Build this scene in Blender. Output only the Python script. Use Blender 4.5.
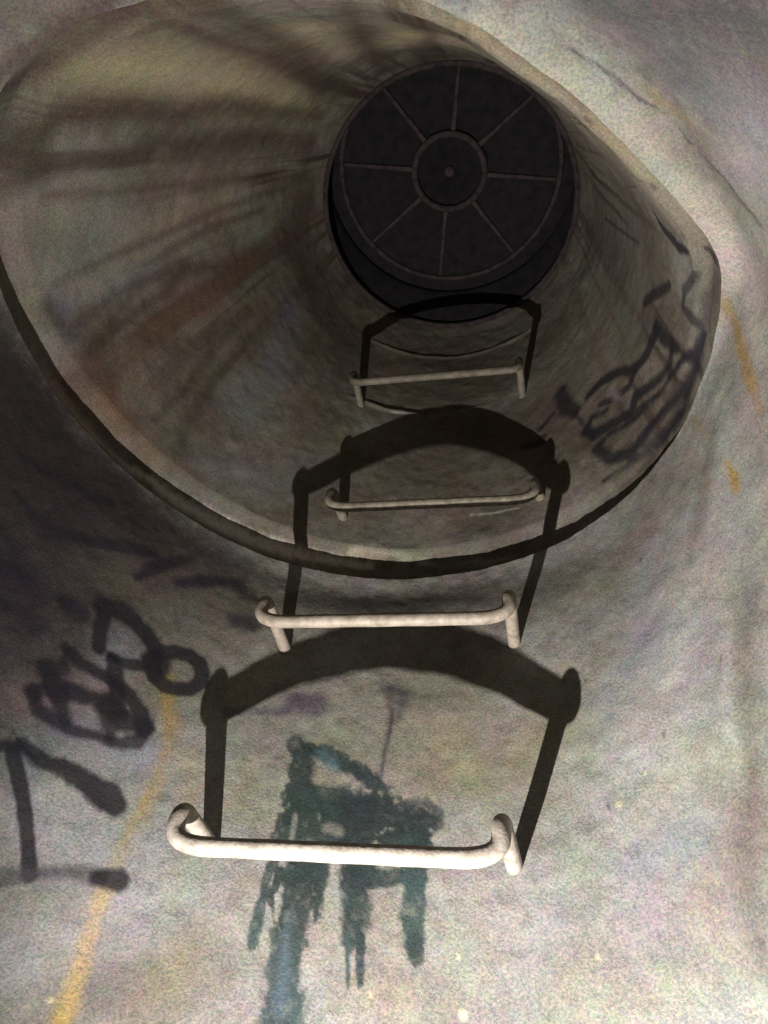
import bpy, bmesh, math, random
import numpy as np
from mathutils import Vector, Matrix

scene = bpy.context.scene
for o in list(bpy.data.objects): bpy.data.objects.remove(o)
# ---------------- camera, world, light, exposure ----------------
F_PX = 700.67
cam_d = bpy.data.cameras.new('camera'); cam = bpy.data.objects.new('camera', cam_d)
scene.collection.objects.link(cam); scene.camera = cam
cam_d.sensor_fit = 'VERTICAL'; cam_d.sensor_height = 36.0; cam_d.lens = F_PX/1024*36.0
cam_d.clip_start = 0.01
def _basis(pit=48.739, yaw=-16.266, roll=9.673):
    a, b, c = map(math.radians, (pit, yaw, roll))
    F = Vector((math.sin(b)*math.cos(a), math.cos(b)*math.cos(a), math.sin(a)))
    R = Vector((math.cos(b), -math.sin(b), 0)); U = R.cross(F)
    return R*math.cos(c)+U*math.sin(c), -R*math.sin(c)+U*math.cos(c), F
R_, U_, F_ = _basis()
cam.matrix_world = Matrix((( R_.x, U_.x, -F_.x, 0), (R_.y, U_.y, -F_.y, 0), (R_.z, U_.z, -F_.z, 1.35), (0, 0, 0, 1)))
w = bpy.data.worlds.new('world'); scene.world = w; w.use_nodes = True
w.node_tree.nodes['Background'].inputs[0].default_value = (.35, .38, .5, 1)
w.node_tree.nodes['Background'].inputs[1].default_value = 0.02
ld = bpy.data.lights.new('torch', 'SPOT'); torch = bpy.data.objects.new('torch', ld)
scene.collection.objects.link(torch)
torch.location = (-0.253, 0.522, 1.126)
ld.energy = 103; ld.shadow_soft_size = 0.004; ld.spot_size = math.radians(160); ld.spot_blend = 1.0
ld.color = (1.0, .955, .91)
torch.rotation_euler = Vector((.42, .06, .66)).to_track_quat('-Z', 'Y').to_euler()
vs = scene.view_settings
vs.view_transform = 'Standard'; vs.look = 'None'; vs.gamma = 1; vs.exposure = 0.0; vs.use_curve_mapping = False
# ---- shape of the shaft: plan outline of its mouth, its wall and the cone above it ----
AX, AY, ZO = -0.190, 0.381, 1.35          # shaft axis; height of the eye above the floor
HZ = 0.826 + ZO                           # height of the shaft's mouth
TX, TY, TR, TZ = -0.1175, 0.507, 0.287, 1.655 + ZO   # opening under the iron frame
MOUTH = [(-180,.468),(-170,.472),(-155,.478),(-137,.461),(-112,.392),(-90,.355),(-68,.347),(-55,.340),(-47,.341),
         (-30,.357),(-20,.380),(-11,.407),(-4.5,.432),(4,.438),(16,.447),(30,.456),(43,.466),(57,.470),(74,.468),
         (91,.466),(106,.463),(128,.459),(150,.457),(171,.466)]
GAP = [(-180,.030),(-160,.020),(-140,.004),(-60,.002),(-10,.002),(5,.007),(30,.014),(60,.022),(90,.026),(130,.027),(160,.030)]
FLARE = [(-180,.12),(-165,.5),(-150,.9),(-130,1),(-30,1),(-12,.8),(0,.35),(15,.1),(35,0),(150,0),(172,.03)]
LIP = [(-180,.35),(-150,.6),(-110,.8),(-60,.9),(-5,.8),(8,.35),(30,.3),(60,.35),(90,.6),(120,1),(165,1)]
def ring(tab, deg):
    a = np.array([t[0] for t in tab], float); v = np.array([t[1] for t in tab], float)
    a = np.concatenate([a-360, a, a+360]); v = np.concatenate([v, v, v])
    d = (np.asarray(deg)+180) % 360 - 180
    s = 0
    for k in (-3, -1.5, 0, 1.5, 3): s = s+np.interp(d+k, a, v)
    return s/5
def wall_r(deg, z):                       # radius of the shaft wall at a bearing and a height
    dz = np.maximum(HZ-z, 0)
    g = .042*(1-np.exp(-dz/.010))+.30*np.minimum(dz, .9)
    u = np.clip((dz-.02)/.08, 0, 1); b = ((np.asarray(deg)+180) % 360-180-88)/24
    return ring(MOUTH, deg)+ring(FLARE, deg)*g-.014*u*u*(3-2*u)*np.exp(-b*b)
def wall_p(deg, z):
    r = wall_r(deg, z); t = np.radians(deg)
    return np.stack([AX+r*np.cos(t), AY+r*np.sin(t), z+0*r], -1)
def cone_p(deg, s):                       # s 0..1 from the foot of the cone to the frame
    t = np.radians(deg)
    rb = ring(MOUTH, deg)+ring(GAP, deg); lip = ring(LIP, deg)
    zb = np.interp(s, [0, .06, .10, 1], [0, .058, .085, TZ-HZ])
    bx, by = AX+rb*np.cos(t), AY+rb*np.sin(t)
    tx, ty = TX+TR*np.cos(t), TY+TR*np.sin(t)
    w = np.clip((s-.06)/.94, 0, 1)
    inw = .020*lip*np.interp(s, [0, .06, .10, 1], [0, 0, 1, 0])
    return np.stack([bx+(tx-bx)*w-inw*np.cos(t), by+(ty-by)*w-inw*np.sin(t), HZ+zb], -1)
# ---- end of shape ----

# stains, sprayed marks, smears and some painted light: (surface, colour, strength, softness, raggedness, [(x, y, z, width) in mm])
STROKES = [
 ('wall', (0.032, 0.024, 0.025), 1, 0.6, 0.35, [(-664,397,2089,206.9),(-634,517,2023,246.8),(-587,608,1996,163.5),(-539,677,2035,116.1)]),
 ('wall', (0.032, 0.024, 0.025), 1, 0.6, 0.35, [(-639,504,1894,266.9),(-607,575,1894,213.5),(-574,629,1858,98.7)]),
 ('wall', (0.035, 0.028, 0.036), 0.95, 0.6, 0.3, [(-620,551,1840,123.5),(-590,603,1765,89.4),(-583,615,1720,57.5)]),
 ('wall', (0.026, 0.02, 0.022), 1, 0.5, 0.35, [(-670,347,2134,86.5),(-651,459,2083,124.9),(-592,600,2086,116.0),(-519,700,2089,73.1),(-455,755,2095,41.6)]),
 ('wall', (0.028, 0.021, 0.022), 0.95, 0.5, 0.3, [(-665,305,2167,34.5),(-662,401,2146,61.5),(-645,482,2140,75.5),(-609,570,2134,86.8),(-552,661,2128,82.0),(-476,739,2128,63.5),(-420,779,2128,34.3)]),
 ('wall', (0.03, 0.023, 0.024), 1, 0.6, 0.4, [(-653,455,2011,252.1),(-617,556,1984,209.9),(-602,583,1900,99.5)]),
 ('wall', (0.075, 0.062, 0.052), 0.8, 0.6, 0.3, [(-560,650,1999,111.6),(-491,727,2029,118.1),(-406,785,2068,82.5)]),
 ('wall', (0.07, 0.06, 0.05), 0.8, 0.5, 0.3, [(-485,732,2053,60.2),(-349,809,2089,71.4),(-192,839,2110,71.8),(-31,814,2095,68.2),(59,776,2086,57.5)]),
 ('wall', (0.1, 0.088, 0.062), 0.6, 0.6, 0.3, [(-440,765,1981,115.8),(-505,714,1840,50.8)]),
 ('wall', (0.12, 0.105, 0.075), 0.7, 0.6, 0.3, [(-264,828,1858,141.7),(-73,823,1828,165.8),(-145,832,1924,146.2)]),
 ('wall', (0.11, 0.095, 0.08), 0.6, 0.7, 0.3, [(103,745,2104,113.5),(177,662,2092,87.6),(215,592,2131,68.5)]),
 ('wall', (0.27, 0.265, 0.25), 0.6, 0.8, 0.3, [(260,364,2158,45.1),(262,454,2050,65.5),(206,612,1963,127.2),(121,729,1777,130.2)]),
 ('wall', (0.15, 0.145, 0.135), 0.7, 0.8, 0.4, [(20,795,1582,154.0),(136,714,1576,161.8),(168,675,1543,92.7)]),
 ('wall', (0.15, 0.14, 0.125), 0.5, 0.8, 0.4, [(-354,807,1579,85.5),(-120,830,1585,93.0)]),
 ('wall', (0.05, 0.044, 0.05), 1, 0.7, 0.35, [(157,76,1930,149.4),(116,89,2053,104.5),(65,64,2095,50.4)]),
 ('wall', (0.1, 0.09, 0.09), 0.8, 0.7, 0.35, [(158,141,2083,43.6),(199,157,2011,87.8)]),
 ('wall', (0.24, 0.23, 0.27), 0.5, 0.8, 0.3, [(209,172,2014,56.9),(226,236,2098,38.3)]),
 ('wall', (0.13, 0.115, 0.12), 0.5, 0.6, 0.5, [(192,637,1705,23.6),(181,655,1627,18.5),(173,667,1570,14.3)]),
 ('wall', (0.15, 0.13, 0.1), 0.4, 0.6, 0.5, [(220,589,1879,16.7),(207,614,1774,15.3),(192,637,1687,17.7)]),
 ('wall', (0.29, 0.28, 0.27), 0.5, 0.7, 0.4, [(207,612,1846,14.4),(197,629,1786,11.8),(191,639,1696,9.0)]),
 ('wall', (0.1, 0.085, 0.07), 0.6, 0.5, 0.5, [(240,527,2101,26.8),(215,595,2014,26.2),(200,624,1975,16.5)]),
 ('wall', (0.09, 0.07, 0.065), 0.8, 0.7, 0.4, [(-489,11,2161,80.7),(-411,5,2170,49.6)]),
 ('wall', (0.05, 0.035, 0.028), 0.85, 0.5, 0.4, [(-536,61,2173,17.3),(-436,31,2176,22.6),(-349,6,2173,19.6)]),
 ('wall', (0.32, 0.3, 0.25), 0.65, 0.6, 0.4, [(-14,88,2176,19.4),(61,145,2176,28.0),(125,190,2173,30.7),(187,259,2173,36.3),(248,344,2170,38.3),(268,402,2086,32.5)]),  # light on the down-facing ridge band put into the colour
 ('wall', (0.09, 0.075, 0.068), 0.7, 0.6, 0.7, [(230,568,1873,22.3),(212,604,1792,25.1),(202,623,1717,27.1),(184,650,1648,29.2),(174,665,1570,26.9)]),
 ('wall', (0.11, 0.09, 0.07), 0.55, 0.6, 0.6, [(197,626,2176,42.0),(166,678,2092,40.9),(121,729,2029,40.7)]),
 ('wall', (0.2, 0.13, 0.04), 0.8, 0.5, 0.7, [(255,403,2167,14.1),(262,427,2125,16.1),(262,446,2068,15.5)]),
 ('wall', (0.2, 0.14, 0.05), 0.55, 0.5, 0.5, [(250,394,2173,9.4),(262,427,2113,18.2),(263,454,2029,15.0)]),
 ('wall', (0.24, 0.16, 0.045), 0.9, 0.3, 0.3, [(241,527,2035,7.6),(242,529,2008,16.7),(241,531,1993,14.7),(240,537,1987,5.5)]),
 ('wall', (0.16, 0.14, 0.06), 0.7, 0.4, 0.4, [(230,549,2164,7.8),(236,538,2113,4.9),(240,531,2068,3.9)]),
 ('wall', (0.2, 0.14, 0.06), 0.5, 0.6, 0.4, [(146,162,2149,16.8),(162,176,2143,16.9),(179,186,2128,10.0)]),
 ('wall', (0.24, 0.17, 0.06), 0.8, 0.6, 0.7, [(-479,736,1888,21.9),(-455,755,1822,20.9),(-450,758,1744,17.2),(-459,752,1690,14.0),(-461,751,1627,14.3)]),
 ('wall', (0.36, 0.25, 0.06), 0.9, 0.5, 0.8, [(-461,751,1627,13.2),(-459,752,1585,16.8),(-456,754,1540,16.1),(-453,756,1498,17.3)]),
 ('wall', (0.25, 0.17, 0.05), 0.7, 0.4, 0.4, [(-473,741,1861,5.4),(-455,755,1795,3.8),(-456,754,1714,3.6),(-462,749,1666,4.6)]),
 ('wall', (0.15, 0.12, 0.06), 0.6, 0.4, 0.4, [(-526,692,1675,5.8),(-524,695,1657,4.1),(-530,687,1636,3.2)]),
 ('wall', (0.26, 0.21, 0.1), 0.5, 0.7, 0.4, [(-431,771,1789,28.2),(-412,781,1744,17.3)]),
 ('wall', (0.2, 0.2, 0.24), 0.5, 0.7, 0.3, [(-533,685,1900,40.5),(-523,696,1771,60.9),(-466,747,1777,50.2)]),
 ('wall', (0.3, 0.31, 0.34), 0.5, 0.7, 0.3, [(-517,701,1675,78.3),(-427,773,1624,55.2),(-494,724,1546,59.7)]),
 ('wall', (0.05, 0.045, 0.055), 0.85, 0.3, 0.5, [(59,109,2167,2.9),(101,136,2164,3.9),(139,168,2161,4.9)]),
 ('wall', (0.05, 0.045, 0.055), 0.85, 0.3, 0.5, [(139,168,2161,4.9),(163,183,2152,2.9),(188,211,2149,4.0)]),
 ('wall', (0.05, 0.045, 0.055), 0.85, 0.3, 0.5, [(197,218,2143,3.0),(213,235,2134,6.0),(232,257,2122,5.0),(240,267,2116,6.0),(258,290,2092,3.0)]),
 ('wall', (0.1, 0.085, 0.08), 0.55, 0.5, 0.5, [(187,207,2146,8.9),(228,257,2134,12.2),(252,283,2104,10.0)]),
 ('wall', (0.05, 0.04, 0.045), 0.8, 0.4, 0.4, [(201,622,1834,3.1),(194,634,1801,4.0)]),
 ('wall', (0.06, 0.05, 0.05), 0.7, 0.4, 0.4, [(-188,833,1813,3.9),(-186,833,1855,5.4),(-184,833,1897,8.3),(-190,833,1942,12.9)]),
 ('wall', (0.035, 0.037, 0.045), 0.85, 0.5, 0.4, [(-194,833,1948,14.6),(-167,833,1933,23.9),(-173,833,1897,11.2)]),
 ('wall', (0.03, 0.032, 0.035), 0.8, 0.3, 0.4, [(-182,833,1909,5.6),(-182,833,1870,4.6),(-186,833,1846,3.6),(-186,833,1810,3.5)]),
 ('wall', (0.05, 0.075, 0.085), 0.9, 0.25, 0.4, [(-271,827,1834,22.5),(-241,831,1819,20.4),(-213,833,1807,13.1)]),
 ('wall', (0.08, 0.07, 0.06), 0.6, 0.4, 0.5, [(-71,823,1798,2.5),(-35,814,1801,3.7),(20,795,1801,2.4)]),
 ('wall', (0.08, 0.07, 0.07), 0.55, 0.4, 0.5, [(-372,800,1723,2.4),(-323,816,1714,3.6),(-275,826,1711,2.4)]),
 ('wall', (0.1, 0.09, 0.08), 0.5, 0.4, 0.5, [(-67,822,1600,1.5),(-2,804,1609,2.0)]),
 ('wall', (0.05, 0.042, 0.045), 0.8, 0.4, 0.5, [(145,704,1795,4.3),(145,704,1789,2.6)]),
 ('wall', (0.05, 0.042, 0.045), 0.8, 0.4, 0.5, [(83,760,1741,5.4),(85,759,1735,3.2)]),
 ('wall', (0.05, 0.042, 0.045), 0.8, 0.4, 0.5, [(73,767,1648,5.0),(75,766,1645,3.0)]),
 ('wall', (0.05, 0.042, 0.045), 0.8, 0.4, 0.5, [(126,724,1630,2.8),(128,722,1627,1.6)]),
 ('wall', (0.05, 0.042, 0.045), 0.8, 0.4, 0.5, [(135,715,1579,3.4),(136,714,1576,2.0)]),
 ('wall', (0.05, 0.042, 0.045), 0.8, 0.4, 0.5, [(178,660,1579,7.2),(178,660,1573,4.3)]),
 ('wall', (0.05, 0.042, 0.045), 0.8, 0.4, 0.5, [(145,704,1666,3.7),(147,702,1663,2.2)]),
 ('wall', (0.05, 0.042, 0.045), 0.8, 0.4, 0.5, [(159,687,2044,5.3),(159,687,2035,3.2)]),
 ('wall', (0.05, 0.042, 0.045), 0.8, 0.4, 0.5, [(25,793,1651,3.1),(27,792,1648,1.9)]),
 ('wall', (0.05, 0.042, 0.045), 0.8, 0.4, 0.5, [(135,715,1999,3.9),(136,714,1993,2.3)]),
 ('wall', (0.05, 0.042, 0.045), 0.8, 0.4, 0.5, [(173,667,1777,3.0),(174,665,1771,1.8)]),
 ('wall', (0.05, 0.042, 0.045), 0.8, 0.4, 0.5, [(77,765,1909,5.1),(78,764,1903,3.0)]),
 ('wall', (0.05, 0.042, 0.045), 0.8, 0.4, 0.5, [(182,653,1924,4.6),(182,653,1918,2.8)]),
 ('wall', (0.05, 0.042, 0.045), 0.8, 0.4, 0.5, [(92,753,1552,3.5),(94,752,1549,2.1)]),
 ('wall', (0.45, 0.41, 0.26), 0.8, 0.4, 0.4, [(94,752,1738,8.6)]),
 ('wall', (0.45, 0.41, 0.26), 0.8, 0.4, 0.4, [(122,728,1762,5.3)]),
 ('wall', (0.45, 0.41, 0.26), 0.8, 0.4, 0.4, [(-80,824,1606,4.2)]),
 ('wall', (0.45, 0.41, 0.26), 0.8, 0.4, 0.4, [(-74,823,1555,7.9)]),
 ('wall', (0.45, 0.41, 0.26), 0.8, 0.4, 0.4, [(-169,833,1567,5.2)]),
 ('wall', (0.45, 0.41, 0.26), 0.8, 0.4, 0.4, [(-469,745,1519,6.8)]),
 ('wall', (0.45, 0.41, 0.26), 0.8, 0.4, 0.4, [(58,776,1597,4.8)]),
 ('wall', (0.45, 0.41, 0.26), 0.8, 0.4, 0.4, [(-126,830,1660,3.3)]),
 ('wall', (0.1, 0.115, 0.15), 0.5, 0.6, 0.6, [(150,698,1918,60.0),(100,747,1867,48.1)]),
 ('wall', (0.17, 0.16, 0.08), 0.45, 0.6, 0.6, [(-99,827,1858,52.7),(-59,820,1786,49.0)]),
 ('wall', (0.17, 0.15, 0.08), 0.45, 0.6, 0.6, [(-360,805,1813,26.4),(-358,806,1756,30.2)]),
 ('wall', (0.1, 0.115, 0.15), 0.5, 0.6, 0.6, [(-556,656,1696,44.4),(-550,664,1777,36.1)]),
 ('wall', (0.14, 0.09, 0.09), 0.5, 0.6, 0.6, [(-517,701,1849,39.2),(-580,620,1777,35.1)]),
 ('wall', (0.13, 0.14, 0.17), 0.5, 0.6, 0.6, [(156,690,1684,47.0),(105,743,1678,39.8)]),
 ('wall', (0.15, 0.13, 0.07), 0.45, 0.6, 0.6, [(-372,800,1576,53.2),(-390,793,1537,40.8)]),
 ('wall', (0.17, 0.15, 0.08), 0.4, 0.6, 0.6, [(-9,806,1819,49.4),(41,785,1864,37.5)]),
 ('wall', (0.12, 0.1, 0.12), 0.45, 0.6, 0.6, [(106,742,2005,40.4),(163,681,1999,50.7)]),
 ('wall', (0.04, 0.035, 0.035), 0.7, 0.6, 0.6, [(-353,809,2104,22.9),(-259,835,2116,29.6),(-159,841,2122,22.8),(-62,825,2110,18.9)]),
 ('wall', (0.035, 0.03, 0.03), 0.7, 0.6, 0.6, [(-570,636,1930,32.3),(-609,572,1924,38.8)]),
 ('wall', (0.01, 0.0085, 0.0125), 0.93, 0.12, 0.15, [(-578,623,1717,15.8),(-565,644,1732,18.4),(-550,664,1726,20.7),(-529,689,1729,22.2),(-508,711,1723,29.0),(-489,728,1717,34.7),(-479,736,1711,26.9)]),
 ('wall', (0.01, 0.0085, 0.0125), 0.75, 0.2, 0.2, [(-574,629,1741,2.2),(-563,645,1729,5.4),(-553,659,1726,6.5)]),
 ('wall', (0.01, 0.0085, 0.0125), 0.92, 0.12, 0.12, [(-568,639,1720,19.2),(-557,655,1699,19.0),(-546,668,1678,16.7),(-530,687,1642,16.3),(-520,699,1615,17.0)]),
 ('wall', (0.05, 0.045, 0.05), 0.8, 0.25, 0.3, [(-537,680,1603,21.5),(-520,699,1615,13.0),(-495,723,1630,15.4),(-469,745,1633,18.8)]),
 ('wall', (0.01, 0.0085, 0.0125), 0.9, 0.15, 0.15, [(-470,744,1633,18.8),(-452,757,1636,24.2)]),
 ('wall', (0.01, 0.0085, 0.0125), 0.93, 0.15, 0.12, [(-560,650,1945,26.1),(-556,656,1912,22.9),(-550,664,1888,21.3)]),
 ('wall', (0.01, 0.0085, 0.0125), 0.93, 0.15, 0.12, [(-563,645,1942,26.0),(-546,668,1954,29.2),(-533,685,1951,24.0),(-516,703,1942,24.0),(-504,715,1927,25.2)]),
 ('wall', (0.01, 0.0085, 0.0125), 0.9, 0.15, 0.12, [(-538,679,1885,12.6),(-523,696,1885,16.5),(-508,711,1894,18.1),(-501,718,1912,19.7)]),
 ('wall', (0.01, 0.0085, 0.0125), 0.93, 0.12, 0.1, [(-445,762,1918,22.8),(-445,762,1903,22.6),(-453,756,1888,22.3),(-466,747,1882,22.1),(-479,736,1879,21.9),(-492,725,1885,21.9),(-498,720,1897,22.1),(-499,719,1912,22.3),(-494,724,1927,22.7),(-481,735,1936,22.9),(-467,746,1939,23.1),(-453,756,1933,23.1),(-445,762,1918,22.8)]),
 ('wall', (0.01, 0.0085, 0.0125), 0.9, 0.2, 0.2, [(-504,715,1909,26.2),(-492,725,1903,32.7),(-492,725,1888,19.4)]),
 ('wall', (0.01, 0.0085, 0.0125), 0.9, 0.3, 0.2, [(-590,603,1918,11.2),(-582,616,1915,25.0),(-574,629,1915,18.9)]),
 ('wall', (0.01, 0.0085, 0.0125), 0.92, 0.15, 0.12, [(-534,683,1882,21.4),(-523,696,1852,24.8),(-515,704,1828,22.0),(-506,712,1819,18.2)]),
 ('wall', (0.01, 0.0085, 0.0125), 0.92, 0.15, 0.12, [(-572,632,1864,15.7),(-557,655,1855,19.4),(-541,674,1855,16.0),(-525,693,1855,18.6),(-508,711,1846,21.1),(-491,727,1828,23.4),(-482,734,1813,26.9)]),
 ('wall', (0.01, 0.0085, 0.0125), 0.92, 0.18, 0.15, [(-577,624,1828,17.5),(-563,645,1810,29.1),(-550,664,1816,26.0),(-535,682,1822,20.4),(-517,701,1819,27.8),(-504,715,1810,30.2),(-484,733,1816,24.5)]),
 ('wall', (0.01, 0.0085, 0.0125), 0.88, 0.2, 0.15, [(-575,628,1792,17.0),(-568,639,1777,19.1),(-552,661,1774,19.3),(-537,680,1774,14.9),(-519,700,1780,14.0),(-502,716,1780,15.3),(-484,733,1792,20.4),(-479,736,1810,18.3)]),
 ('wall', (0.01, 0.0085, 0.0125), 0.88, 0.2, 0.15, [(-576,626,1792,20.4),(-570,636,1804,17.3),(-560,650,1807,23.3)]),
 ('wall', (0.01, 0.0085, 0.0125), 0.88, 0.2, 0.15, [(-560,650,1807,23.3),(-553,659,1792,19.6),(-546,668,1780,16.1)]),
 ('wall', (0.01, 0.0085, 0.0125), 0.8, 0.3, 0.2, [(-576,626,1828,23.4),(-567,640,1837,23.7),(-569,637,1861,12.1)]),
 ('wall', (0.01, 0.0085, 0.0125), 0.85, 0.25, 0.2, [(-525,693,1828,24.3),(-517,701,1807,23.9),(-508,711,1786,15.4)]),
 ('wall', (0.02, 0.016, 0.022), 0.85, 0.3, 0.2, [(-506,712,2050,11.6),(-488,729,2071,19.3),(-464,748,2089,15.1)]),
 ('wall', (0.02, 0.016, 0.022), 0.85, 0.3, 0.2, [(-547,667,2017,9.7),(-539,677,2044,21.3),(-526,692,2077,17.6),(-506,712,2104,13.6)]),
 ('wall', (0.02, 0.016, 0.022), 0.85, 0.3, 0.2, [(-591,602,2020,8.1),(-570,636,2044,9.8),(-541,674,2071,11.6)]),
 ('wall', (0.02, 0.016, 0.022), 0.85, 0.3, 0.2, [(-442,764,2095,25.9),(-431,771,2080,22.7),(-412,781,2074,13.6)]),
 ('wall', (0.02, 0.016, 0.022), 0.85, 0.3, 0.2, [(-431,771,2026,26.2),(-412,781,2026,35.1)]),
 ('wall', (0.02, 0.016, 0.022), 0.85, 0.3, 0.2, [(-622,546,1984,22.7),(-607,575,2008,23.6),(-587,608,2035,17.9),(-565,644,2062,16.9),(-544,671,2074,17.3)]),
 ('wall', (0.02, 0.016, 0.022), 0.85, 0.3, 0.2, [(-650,467,2053,15.3),(-638,504,2068,19.0),(-625,539,2080,17.9),(-596,593,2104,13.6)]),
 ('wall', (0.02, 0.016, 0.022), 0.85, 0.3, 0.2, [(-631,524,1909,42.2),(-620,551,1912,43.0),(-604,580,1909,26.2)]),
 ('wall', (0.02, 0.016, 0.022), 0.85, 0.3, 0.2, [(-589,605,1918,17.8),(-574,629,1915,25.5)]),
 ('wall', (0.02, 0.016, 0.022), 0.85, 0.3, 0.2, [(-561,648,1948,31.2),(-541,674,1960,23.9)]),
 ('wall', (0.02, 0.016, 0.022), 0.85, 0.3, 0.2, [(-640,501,1948,18.6),(-628,532,1939,21.7),(-623,544,1921,14.4)]),
 ('wall', (0.02, 0.016, 0.022), 0.85, 0.3, 0.2, [(-549,665,2020,13.3),(-539,677,2053,22.2),(-517,701,2092,16.0)]),
 ('wall', (0.02, 0.016, 0.022), 0.85, 0.3, 0.2, [(-511,708,2047,15.5),(-485,732,2071,23.0),(-452,757,2095,16.3)]),
 ('wall', (0.02, 0.016, 0.022), 0.85, 0.3, 0.2, [(-645,486,2002,10.4),(-630,528,1996,15.1),(-622,546,1999,13.8)]),
 ('wall', (0.02, 0.016, 0.022), 0.85, 0.3, 0.2, [(-621,548,1870,13.8),(-605,579,1876,21.2),(-594,597,1864,21.2)]),
 ('wall', (0.075, 0.065, 0.085), 0.8, 0.3, 0.25, [(-404,786,1873,16.6),(-376,799,1885,15.6),(-329,815,1897,15.8)]),
 ('wall', (0.05, 0.042, 0.06), 0.85, 0.3, 0.3, [(-322,817,1912,30.7),(-292,824,1909,36.7)]),
 ('wall', (0.016, 0.026, 0.025), 0.97, 0.12, 0.5, [(-307,820,1846,22.8),(-296,823,1828,37.0),(-288,824,1783,37.8)]),
 ('wall', (0.016, 0.026, 0.025), 0.97, 0.12, 0.5, [(-286,825,1843,19.3),(-251,830,1831,22.4),(-209,833,1810,21.9),(-190,833,1795,21.5)]),
 ('wall', (0.016, 0.026, 0.025), 0.97, 0.12, 0.5, [(-288,824,1771,48.1),(-243,830,1774,42.7),(-182,833,1777,26.4)]),
 ('wall', (0.011, 0.016, 0.018), 0.97, 0.12, 0.5, [(-218,832,1756,57.5),(-173,833,1756,49.2),(-133,831,1753,40.9),(-120,830,1750,30.5)]),
 ('wall', (0.016, 0.026, 0.025), 0.97, 0.12, 0.5, [(-286,825,1774,32.1),(-297,822,1741,28.7),(-299,822,1711,25.4)]),
 ('wall', (0.016, 0.026, 0.025), 0.97, 0.12, 0.5, [(-277,826,1759,44.9),(-266,828,1687,42.1)]),
 ('wall', (0.016, 0.026, 0.025), 0.97, 0.12, 0.5, [(-245,830,1756,36.8),(-239,831,1723,30.6)]),
 ('wall', (0.011, 0.016, 0.018), 0.97, 0.12, 0.5, [(-211,833,1750,46.8),(-201,833,1693,41.4)]),
 ('wall', (0.011, 0.016, 0.018), 0.97, 0.12, 0.5, [(-169,833,1732,30.4),(-133,831,1729,40.1)]),
 ('wall', (0.016, 0.026, 0.025), 0.97, 0.12, 0.5, [(-139,831,1726,30.0),(-133,831,1681,27.8)]),
 ('wall', (0.026, 0.042, 0.041), 0.97, 0.12, 0.5, [(-299,822,1711,17.3),(-305,821,1669,10.8),(-305,821,1630,11.3),(-305,821,1603,13.8)]),
 ('wall', (0.016, 0.026, 0.025), 0.97, 0.12, 0.5, [(-292,824,1684,11.9),(-296,823,1651,9.6),(-286,825,1627,6.6)]),
 ('wall', (0.016, 0.026, 0.025), 0.97, 0.12, 0.5, [(-267,828,1687,42.1),(-267,828,1636,40.2),(-266,828,1603,35.7)]),
 ('wall', (0.026, 0.042, 0.041), 0.97, 0.12, 0.5, [(-266,828,1606,36.7),(-264,828,1570,38.1),(-256,829,1531,40.8)]),
 ('wall', (0.016, 0.026, 0.025), 0.97, 0.12, 0.5, [(-245,830,1690,22.8),(-243,830,1657,14.4),(-241,831,1633,6.6)]),
 ('wall', (0.016, 0.026, 0.025), 0.97, 0.12, 0.5, [(-201,833,1693,37.5),(-199,833,1660,33.5),(-196,833,1621,25.8)]),
 ('wall', (0.026, 0.042, 0.041), 0.97, 0.12, 0.5, [(-201,833,1621,7.4),(-199,833,1597,5.4),(-194,833,1573,5.3)]),
 ('wall', (0.016, 0.026, 0.025), 0.97, 0.12, 0.5, [(-188,833,1621,11.0),(-184,833,1594,9.8),(-182,833,1576,8.8)]),
 ('wall', (0.016, 0.026, 0.025), 0.97, 0.12, 0.5, [(-188,833,1681,24.3),(-156,832,1684,19.3),(-141,832,1687,19.3)]),
 ('wall', (0.026, 0.042, 0.041), 0.97, 0.12, 0.5, [(-133,831,1681,27.8),(-131,831,1645,28.7),(-129,831,1621,23.5)]),
 ('wall', (0.016, 0.026, 0.025), 0.97, 0.12, 0.5, [(-129,831,1621,18.1),(-126,830,1603,15.1)]),
 ('wall', (0.17, 0.16, 0.13), 0.85, 0.3, 0.3, [(-269,827,1801,14.2),(-251,830,1801,17.5),(-230,832,1804,13.1)]),
 ('wall', (0.16, 0.16, 0.14), 0.7, 0.3, 0.4, [(-288,824,1750,7.3),(-286,825,1720,6.1)]),
 ('wall', (0.16, 0.15, 0.12), 0.6, 0.3, 0.4, [(-245,830,1738,13.4),(-232,831,1735,13.4)]),
 ('wall', (0.07, 0.1, 0.12), 0.5, 0.4, 0.5, [(-271,827,1837,14.6),(-251,830,1822,14.4)]),
 ('wall', (0.07, 0.1, 0.12), 0.45, 0.4, 0.5, [(-273,827,1636,9.5),(-266,828,1582,13.4),(-262,828,1549,13.0)]),
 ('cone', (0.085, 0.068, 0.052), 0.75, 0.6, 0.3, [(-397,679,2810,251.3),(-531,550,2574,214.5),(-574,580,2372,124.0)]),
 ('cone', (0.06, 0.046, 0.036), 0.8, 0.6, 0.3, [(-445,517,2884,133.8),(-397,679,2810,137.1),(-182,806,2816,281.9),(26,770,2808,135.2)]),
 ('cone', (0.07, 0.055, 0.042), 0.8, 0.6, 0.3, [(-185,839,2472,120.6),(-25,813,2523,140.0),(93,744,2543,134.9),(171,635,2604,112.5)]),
 ('cone', (0.07, 0.058, 0.055), 0.65, 0.6, 0.3, [(216,527,2483,130.8),(188,533,2783,118.2),(218,419,2455,75.4)]),
 ('cone', (0.24, 0.215, 0.14), 0.6, 0.6, 0.35, [(-475,75,2283,35.8),(-426,102,2402,53.3),(-391,172,2616,48.5),(-341,242,2844,30.6)]),
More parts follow.
